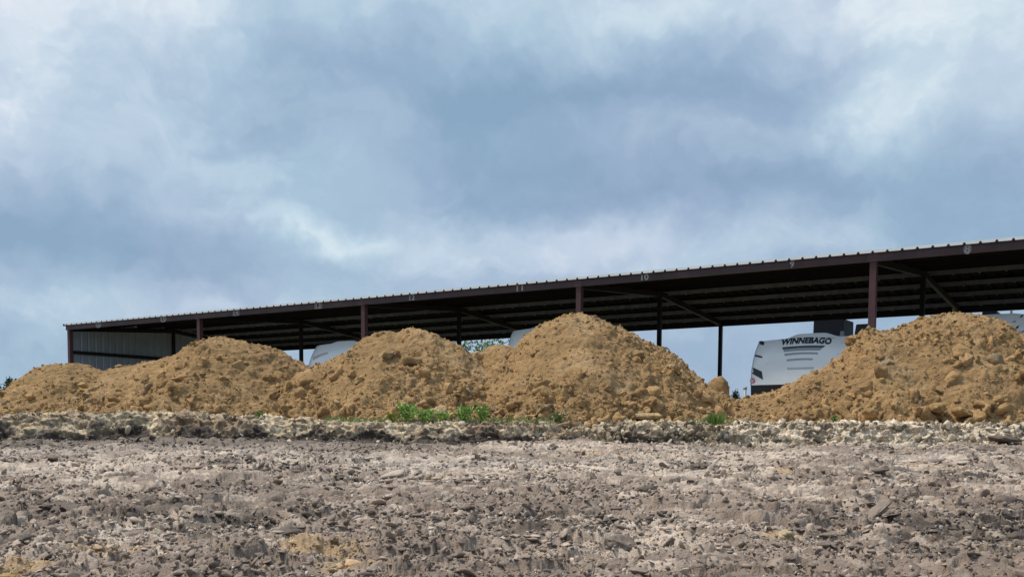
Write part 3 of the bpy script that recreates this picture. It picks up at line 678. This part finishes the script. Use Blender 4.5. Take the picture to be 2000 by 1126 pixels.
# ------------------------------------------------------------------ trailers
def trailer(label, cx, cy, zlow, zroof, W=2.6, lean=.5, crown=.10, lenb=7.0):
    """cx, cy: middle of the front cap in shed coordinates; zlow: bottom of the white cap and zroof: roof edge, above eye level"""
    o = Vector(ORG)+Vector((math.cos(RZ), math.sin(RZ), 0))*cx+Vector((-math.sin(RZ), math.cos(RZ), 0))*cy
    root = empty('travel_trailer', (o.x, o.y, GZ), RZ); tag(root, label, 'trailer', 'trailers parked under the shed')
    zl, zr = zlow-GZ, zroof-GZ
    def ztop(a): return zr+crown*smooth((.50-abs(a))/.28)+.04*(1-a*a)
    def cap(a, t, off=0.0):     # a across -1..1, t 0 (bottom) .. 1 (roof)
        z = zl+(ztop(a)-zl)*t
        yy = lean*(.28*t+.72*t**3)+.09*abs(a)**9+.03*a*a-.03*max(0, 1-abs(a)*1.6)*(1-t)
        xx = a*W/2*(1-.012*t**4)
        return np.array([xx, yy-off, z+off*.25])
    Mw = root.matrix_basis.copy()
    Mn = np.array(Matrix.Translation(root.location) @ Matrix.Rotation(RZ, 4, 'Z'))
    def capw(a, t): p = cap(a, t); return Mn[:3, :3]@p+Mn[:3, 3]
    def inv(px, py):            # which spot of the cap is seen at this pixel
        a, t = 0., .5
        for _ in range(12):
            p = proj(capw(a, t)); e = 1e-3; ja = (proj(capw(a+e, t))-p)/e; jt = (proj(capw(a, t+e))-p)/e
            d = np.linalg.solve(np.stack([ja, jt], 1), np.array([px, py])-p); a += float(np.clip(d[0], -.4, .4)); t += float(np.clip(d[1], -.4, .4))
            a = max(-1.05, min(1.05, a)); t = max(-.1, min(1.02, t))
        return a, t
    # body: cap grid + sides + roof + back
    na, nt_ = 49, 25; A = np.sin(np.linspace(-1, 1, na)*math.pi/2); T_ = np.linspace(0, 1, nt_)
    mb = MB(); mb.add([cap(a, t) for t in T_ for a in A], [tuple(q) for q in grid_faces(nt_, na)], True)
    roofv = []; ys = [0, .08, lenb]
    for yi, y in enumerate(ys): roofv += [(A[i]*W/2*(1-.012), cap(A[i], 1)[1]+y if yi < 2 else lenb, (ztop(A[i]) if yi < 1 else zr+.05*(1-A[i]**2)+(.0 if yi else 0)+ (crown if yi == 9 else 0))) for i in range(na)]
    mb.add(roofv, [tuple(q) for q in grid_faces(3, na)], True)
    body = mb.build('body', WHITE, root)
    for s in (-1, 1):
        m = MB(); v = [cap(s, t) for t in T_]; v2 = [(s*W/2*(1-.012*t**4), lenb, zl+(zr-zl)*t) for t in T_]
        m.add(v+v2, [((i, i+1, nt_+i+1, nt_+i) if s < 0 else (i, nt_+i, nt_+i+1, i+1)) for i in range(nt_-1)], True).build('side_wall', WSIDE, root)
    MB().box((-W/2+.005, lenb+.001, .6), (W/2-.005, lenb+.02, zr+.04)).build('rear_wall', WSIDE, root)
    # dark lower front and skirt
    m = MB(); lo_ = []
    prof = [(zl-.002, .0), (zl-.25, .02), (zl-.6, .10), (.75, .35), (.55, .45)]
    for z, yo in prof: lo_ += [(a*W/2*1.004, .09*abs(a)**9+.03*a*a+yo-.004, z) for a in A]
    m.add(lo_, [tuple(q[::-1]) for q in grid_faces(len(prof), na)], True)
    for s in (-1, 1): m.add([(s*W/2*1.003, .2+.1, zl-.002), (s*W/2*1.003, lenb, zl-.002), (s*W/2*1.003, lenb, .55), (s*W/2*1.003, .62, .55)], [(0, 1, 2, 3)])
    m.build('lower_panel', PLAST, root)
    # edge trim round the cap's left and right
    for s in (-1, 1): MB().tube([cap(s*1.003, t) for t in T_], .018, 6).build('edge_trim', LGREY, body)
    for s in (-1, 1):
        for y in (lenb*.48, lenb*.48+.9):
            wv = MB().tube([(s*(W/2-.28), y, .36), (s*(W/2-.04), y, .36)], .36, 20).build('wheel', PLAST, root)
            MB().tube([(s*(W/2-.05), y, .36), (s*(W/2-.03), y, .36)], .18, 14).build('rim', SHEET, wv)
    MB().box((-.04, -1.1, .5), (.04, .5, .6)).box((-.04, -1.1, .1), (.04, -1.0, .5)).build('hitch', PLAST, root)
    def patch(name, poly, mat, off=.004, n=8, parent=None):
        """poly: (left top), (right top), (right bottom), (left bottom) pixels + optional bow"""
        (a0, a1, b1, b0), bow = poly; v = []
        for i in range(n+1):
            q = i/n; tp = np.array(a0)*(1-q)+np.array(a1)*q-np.array([0, bow*4*q*(1-q)]); bt = np.array(b0)*(1-q)+np.array(b1)*q-np.array([0, bow*4*q*(1-q)])
            for p in (tp, bt): v.append(cap(*inv(*p), off))
        MB().add(v, [(2*i, 2*i+1, 2*i+3, 2*i+2) for i in range(n)], True).build(name, mat, parent or body)
    return root, body, cap, inv, patch
def shed_x(px, cy):    # shed x of the spot of a line parallel to the front, cy behind it, seen at px
    lo_, hi_ = -5., LEN+5
    for _ in range(50):
        m = (lo_+hi_)/2; p = Vector(ORG)+Vector((math.cos(RZ), math.sin(RZ), 0))*m+Vector((-math.sin(RZ), math.cos(RZ), 0))*cy
        if proj(np.array(p))[0] < px: lo_ = m
        else: hi_ = m
    return m
cyA = .35
root, body, cap, inv, patch = trailer('white travel trailer with black lettering and slatted front cap beside the right hand pile', shed_x(1567, cyA), cyA, 1.14, 2.20, crown=.09)
def word(s, x0, x1, ybase, ytop, mat, off, parent, inv, cap, shear=.28, bow=3., rise=-2.):
    V, F = text_mesh(s, .035); mx0 = min(v.x for v in V); mx1 = max(v.x for v in V); my1 = max(v.y for v in V)
    mb = MB(); vv = []
    for v in V:
        q = (v.x-mx0)/(mx1-mx0); h = v.y/my1
        px = x0+(x1-x0)*q+h*shear*(ybase-ytop); py = ybase+rise*q-bow*4*q*(1-q)-h*(ybase-ytop)
        vv.append(cap(*inv(px, py), off))
    mb.add(vv, F); return mb.build('lettering', mat, parent)
word('WINNEBAGO', 1524, 1622, 674.5, 663, GREYD, .004, body, inv, cap)
word('WINNEBAGO', 1525, 1623, 673, 662, BLACK, .008, body, inv, cap)
patch('lettering_plate', (((1523, 663), (1630, 659), (1630, 660), (1523, 664)), 2.5), GREYD, .004, 12)
patch('intake_panel', (((1527, 678), (1612, 674.5), (1601, 684), (1532, 687)), 1.4), GREYD, .004, 12)
patch('intake_shadow_strip', (((1528, 678), (1612, 674.5), (1608, 678.5), (1529, 681.5)), 1.6), CHARC, .009, 12)
for i_, (p_, b_) in enumerate(((((1532, 690.5), (1598, 688), (1597, 690.5), (1533, 693.5)), 1.8), (((1536, 701.5), (1588, 699.5), (1587, 701.5), (1537, 704)), 1.2), (((1537, 717.5), (1590, 716), (1589, 718.5), (1538, 720)), 0.2))):
    patch('slat', (p_, b_), GREYD if i_ < 2 else LGREY, .006, 10)
    q_ = [(x, y+1.6) for x, y in p_]
    patch('slat_shade', (q_, b_), LGREY, .004, 10)
patch('side_vent', (((1482.5, 663.5), (1493, 667), (1492, 674), (1481.5, 671)), 0), CHARC, .006, 4)
patch('side_vent', (((1475, 691.5), (1489, 695.5), (1489, 699), (1474, 695.5)), 0), CHARC, .006, 4)
patch('side_vent', (((1468.5, 716), (1488, 725), (1490.5, 741), (1467, 728)), 0), BLACK, .006, 4)
patch('crease', (((1499, 676), (1501, 676), (1499.5, 711), (1498, 711)), 0), LGREY, .004, 6)
patch('crease', (((1644, 668), (1646, 668), (1636, 692), (1634.5, 692)), 0), LGREY, .004, 6)
# round red emblem
v = []; c0 = (1470, 743)
mb = MB(); v = [cap(*inv(c0[0]+math.cos(t)*5.0, c0[1]+math.sin(t)*5.2), .010) for t in np.linspace(0, 2*math.pi, 17)[:-1]]; v.append(cap(*inv(*c0), .010))
mb.add(v, [(16, (i+1) % 16, i) for i in range(16)]); em = mb.build('emblem', RED, body)
mb = MB()
v = [cap(*inv(c0[0]+x, c0[1]+y), .018) for x, y in ((-3.2, .6), (-.5, -1.6), (3.0, -.6), (3.2, .4), (.4, .2), (-2.6, 2.2))]
mb.add(v, [(5, 4, 3, 2, 1, 0)]); mb.build('emblem_mark', WHITE, em)
v = [cap(*inv(c0[0]+x, c0[1]+y), .018) for x, y in ((-1.6, 3.0), (1.0, 1.8), (3.2, 2.0), (.6, 3.6))]
MB().add(v, [(3, 2, 1, 0)]).build('emblem_mark', WHITE, em)
def roofbox(root, name, px0, px1, cyl, z0, z1, depth, mat, taper=.04):
    org = root.location; loc = Vector((math.cos(RZ), math.sin(RZ), 0)); base = (Vector(org)-Vector(ORG)).dot(loc); cy0 = (Vector(org)-Vector(ORG)).dot(Vector((-math.sin(RZ), math.cos(RZ), 0)))
    xa = shed_x(px0, cy0+cyl)-base; xb = shed_x(px1, cy0+cyl)-base; z0 -= GZ; z1 -= GZ
    return MB().add([(xa, cyl, z0), (xb, cyl, z0), (xb, cyl+depth, z0), (xa, cyl+depth, z0), (xa+taper, cyl+taper, z1), (xb-taper, cyl+taper, z1), (xb-taper, cyl+depth-taper, z1), (xa+taper, cyl+depth-taper, z1)],
                    [(0, 3, 2, 1), (4, 5, 6, 7), (0, 1, 5, 4), (1, 2, 6, 5), (2, 3, 7, 6), (3, 0, 4, 7)]).build(name, mat, root, bevel=.02)
roofbox(root, 'air_conditioner', 1582, 1641, 1.6, 2.2, 2.75, .9, PLAST, .01)
roofbox(root, 'roof_vent', 1661, 1694, 1.3, 2.2, 2.57, .6, PLAST)
roofbox(root, 'roof_antenna', 1634, 1643, 1.0, 2.25, 2.40, .12, GREYD, .01)

cyB = .9
root, body, cap, inv, patch = trailer('grey white trailer half hidden behind the crest of the right hand pile', shed_x(1932, cyB), cyB, 1.15, 2.52, crown=.04)
patch('side_stripe', (((1994, 616), (1999, 613), (1989, 640), (1983, 643)), 0), CHARC, .006, 5)
patch('side_stripe', (((2003, 622), (2010, 618), (2000, 648), (1993, 652)), 0), GREYD, .006, 5)
patch('logo_decal', (((1977, 627), (1984, 625.5), (1985, 629), (1978, 630)), 0), FADE, .006, 3)
roofbox(root, 'air_conditioner', 1905, 1938, 1.3, 2.45, 2.78, .8, PLAST)
roofbox(root, 'roof_light', 1962, 1968, .9, 2.5, 2.72, .08, SHEET, .01)
cyC = .15
root, body, cap, inv, patch = trailer('white trailer with a faded swoosh on its cap between the two left hand piles', shed_x(653, cyC), cyC, 1.3, 2.68, crown=.05, lean=.5)
patch('swoosh_decal', (((611, 697), (640, 687), (640, 690), (612, 703)), 1.0), FADE, .006, 8)
roofbox(root, 'air_conditioner', 686, 702, 1.2, 2.6, 2.86, .8, PLAST)
cyD = .5
root, body, cap, inv, patch = trailer('white trailer showing only its top corner above the dip left of the tallest pile', shed_x(1049, cyD), cyD, 1.4, 2.80, W=2.3, crown=.04, lean=.4, lenb=3.2)
patch('logo_decal', (((988, 657), (995, 655.5), (995, 659), (988, 661)), 0), FADE, .006, 3)

# pipe guard rail seen past the tall pile
p0 = at(1290, 690, 21.5); p1 = at(1308, 690, 21.5)
rail = empty('guard_rail', (p0[0], p0[1], GZ)); tag(rail, 'thin dark pipe rail poking up behind the right flank of the tallest pile', 'rail')
def rl(p): return (p[0]-p0[0], p[1]-p0[1], p[2]-GZ)
zt = at(1300, 678, 21.5)[2]
m = MB(); d = p1-p0; a = (0, 0, 0); 
for off in (0, .18):
    L0 = (off*.3, off, 0); 
    m = MB(); m.tube([(L0[0], L0[1], 0), (L0[0], L0[1], zt-GZ-.06), (L0[0]+.03, L0[1], zt-GZ), (L0[0]+.12, L0[1], zt-GZ), (L0[0]+.165, L0[1], zt-GZ-.05), (L0[0]+.19, L0[1], 0)], .009, 6)
    m.build('rail_hoop', PIPE, rail)
for z in np.arange(.4, zt-GZ-.1, .3): MB().tube([(0, 0, z), (.054, .18, z)], .008, 6).build('rung', PIPE, rail)
q0 = at(1308, 692, 21.5); q1 = at(1326, 702, 21.5)
MB().tube([rl(q0), rl(q1), (rl(q1)[0], rl(q1)[1], 0)], .008, 6).build('hand_rail', PIPE, rail)
pp = at(1455.5, 755, 21.5)
mp = MB().tube([(0, 0, 0), (0, 0, pp[2]-GZ)], .03, 8); mp = mp.tube([(0, 0, pp[2]-GZ-.05), (0, 0, pp[2]-GZ)], .04, 8)
o = mp.build('post', GREYD); o.location = (pp[0], pp[1], GZ); tag(o, 'short thin grey post left of the lettered trailer', 'post')

# ------------------------------------------------------------------ weeds and trees
def leaves(centers, dirs, ln, wd, cols, r):
    n = len(centers); d = dirs/np.linalg.norm(dirs, axis=1)[:, None]; s = np.cross(d, r.normal(size=(n, 3))); s /= np.linalg.norm(s, axis=1)[:, None]
    c = np.cross(s, d); ln = ln[:, None]; wd = wd[:, None]
    V = np.stack([centers, centers+d*ln*.5+s*wd*.5+c*ln*.05, centers+d*ln, centers+d*ln*.5-s*wd*.5+c*ln*.05], 1).reshape(-1, 3)
    F = np.arange(4*n).reshape(n, 4); return V, F, np.repeat(cols, 4, 0)
def weed(label, px, py, Y, hgt, rad, n, seed, colr=(.30, .45, .12), cat='weed', name='weed', group=None, grassy=False):
    r = np.random.default_rng(seed); b = at(px, py, Y)
    if grassy:
        ang = r.random(n)*6.28; rr = r.random(n)*rad; C0 = np.stack([np.cos(ang)*rr, np.sin(ang)*rr, 0*rr], 1)
        D = np.stack([np.cos(ang)*.35, np.sin(ang)*.35, .6+r.random(n)], 1); V, F, C = leaves(C0, D, hgt*(.5+.5*r.random(n)), np.full(n, .012), np.array(colr)*(.6+.8*r.random((n, 1))), r)
    else:
        ns = max(5, n//30); st = []; mb = None; VV = []; 
        tips = np.stack([(r.random(ns)-.5)*2*rad, (r.random(ns)-.5)*1.2*rad, hgt*(.45+.55*r.random(ns))], 1); k = r.integers(0, ns, n); q = .25+.75*r.random(n)
        C0 = tips[k]*q[:, None]**np.array([1., 1., .8])+r.normal(size=(n, 3))*.012
        D = r.normal(size=(n, 3))+np.array([0, -.1, .7]); V, F, C = leaves(C0, D, .028+.04*r.random(n), .012+.013*r.random(n), np.array(colr)*(.55+.95*r.random((n, 1)))*np.array([1, 1, 1]), r)
        # stems
        sd_ = tips/np.linalg.norm(tips, axis=1)[:, None]; V2, F2, C2 = leaves(np.zeros((ns, 3)), tips, np.linalg.norm(tips, axis=1), np.full(ns, .012), np.tile(np.array(colr)*.8, (ns, 1)), r)
        F = np.concatenate([F, F2+len(V)]); V = np.concatenate([V, V2]); C = np.concatenate([C, C2])
    o = mesh_np(name, V, [F], LEAF, C=np.clip(C, .005, 1), sm=False); o.location = b; tag(o, label, cat, group); return o
GW = 'weeds along the top of the gravel bank'
weed('tallest leafy green weed clump, left end of the weeds on the bank', 795, 823, 13.75, .24, .13, 900, 1, group=GW)
weed('low spreading green weed just right of the tallest clump', 833, 823, 13.75, .15, .13, 600, 2, group=GW)
weed('small low weed clump in the middle of the green strip', 868, 823, 13.75, .12, .10, 380, 3, group=GW)
weed('bushy green weed left of the last upright one on the bank', 905, 823, 13.75, .19, .12, 700, 4, group=GW)
weed('upright green weed at the right end of the weed row', 942, 823, 13.75, .23, .07, 420, 5, group=GW)
weed('faint dark green weed tuft below the left flank of the tallest pile', 1090, 823, 13.8, .11, .12, 260, 6, (.14, .22, .08), group=GW)
weed('single spiky green grass tuft on the bank right of centre', 1398, 829, 13.5, .18, .09, 260, 7, (.17, .28, .06), 'grass tuft', 'grass_tuft', grassy=True)
weed('tiny green tuft on the bank below the rounded left pile', 506, 817, 13.8, .05, .05, 90, 8, (.11, .24, .04), group=GW)
weed('tiny green sprout at the foot of the right hand pile', 1628, 823, 13.6, .05, .04, 70, 9, (.16, .26, .07), group=GW)
weed('yellow flowering scrap of weed beside the tallest clump', 766, 822, 13.8, .10, .07, 150, 10, (.28, .30, .05), group=GW)
# thin grass strip on the bank
r = np.random.default_rng(3); n = 2600; px = np.concatenate([640+r.random(1700)*340, 960+r.random(500)*170, 1000+r.random(200)*90, 1340+r.random(200)*90])
Yg = 13.75+.25*r.random(n); Xg = (px-1000)/FPX*Yg; C0 = np.stack([Xg, Yg, macro(Xg, Yg)+.02], 1); D = r.normal(size=(n, 3))*.5+np.array([0, 0, 1])
V, F, C = leaves(C0, D, .04+.06*r.random(n), np.full(n, .010), np.array([.26, .33, .12])*(.6+.8*r.random((n, 1))), r)
o = mesh_np('grass', V, [F], LEAF, C=C, sm=False); tag(o, 'thin low grass growing along the lip of the gravel bank', 'grass', None, 'stuff')

def tree(label, px, ytop, ybot, Y, rad, n, seed, colr, shape='round', lsz=.25):
    r = np.random.default_rng(seed); b = at(px, ybot, Y); top = at(px, ytop, Y)[2]; H = top-GZ
    root = empty('tree', (b[0], b[1], GZ)); tag(root, label, 'tree', 'far trees beyond the shed')
    mb = MB().tube([(0, 0, -.3), (.05, .02, H*.3), (.12, 0, H*.6), (.1, .1, H*.85)], [H*.022, H*.018, H*.012, H*.004], 7)
    for k in range(9):
        a = k*2.4; z = H*(.3+.06*k); mb.tube([(0.05, 0, z), (math.cos(a)*rad*.5, math.sin(a)*rad*.5, z+H*.08), (math.cos(a)*rad*.85, math.sin(a)*rad*.85, z+H*.13)], [H*.009, H*.005, H*.002], 5)
    mb.build('trunk', BARK, root)
    nc_ = 34; cl = []
    for i in range(nc_):
        z = .28+.72*r.random()
        w_ = (1-z)*1.1+.06 if shape == 'cone' else math.sqrt(max(.02, 1-((z-.62)/.42)**2))
        a = r.random()*6.28; q = math.sqrt(r.random()); cl.append((math.cos(a)*rad*w_*q, math.sin(a)*rad*w_*q, z*H*.97))
    cl = np.array(cl); k = r.integers(0, nc_, n); br = .65+.7*r.random(nc_)
    C0 = cl[k]+r.normal(size=(n, 3))*np.array([rad*.15, rad*.15, H*.045]); D = r.normal(size=(n, 3))
    V, F, C = leaves(C0, D, lsz*(.6+.8*r.random(n)), lsz*.6*(.6+.8*r.random(n)), np.array(colr)*br[k][:, None]*(.7+.6*r.random((n, 1))), r)
    mesh_np('crown', V, [F], TLEAF, root, C=np.clip(C, .005, 1), sm=False)
    return root
tree('pointed dark green tree at the left edge of the picture', 21, 741, 790, 88, 1.1, 2600, 1, (.045, .075, .03), 'cone', .22)
tree('low bushy green tree at the very left edge beside the pointed one', 2, 752, 790, 84, 1.5, 2600, 2, (.05, .085, .03), 'round', .22)
tree('low dark shrub like tree far off in the gap left of the lettered trailer', 1436, 764, 800, 105, .9, 1600, 3, (.035, .06, .03), 'cone', .2)
tree('tiny pointed tree far off beside the cube shaped earth block', 1421, 762, 800, 112, .35, 700, 4, (.035, .06, .03), 'cone', .16)
tree('light green tree seen under the shed roof between the middle piles', 932, 640, 760, 62, 2.6, 1400, 5, (.16, .25, .14), 'round', .24)
tree('small green tree under the shed roof just left of the white trailer corner', 948, 668, 760, 66, 1.0, 600, 6, (.14, .22, .12), 'round', .2)
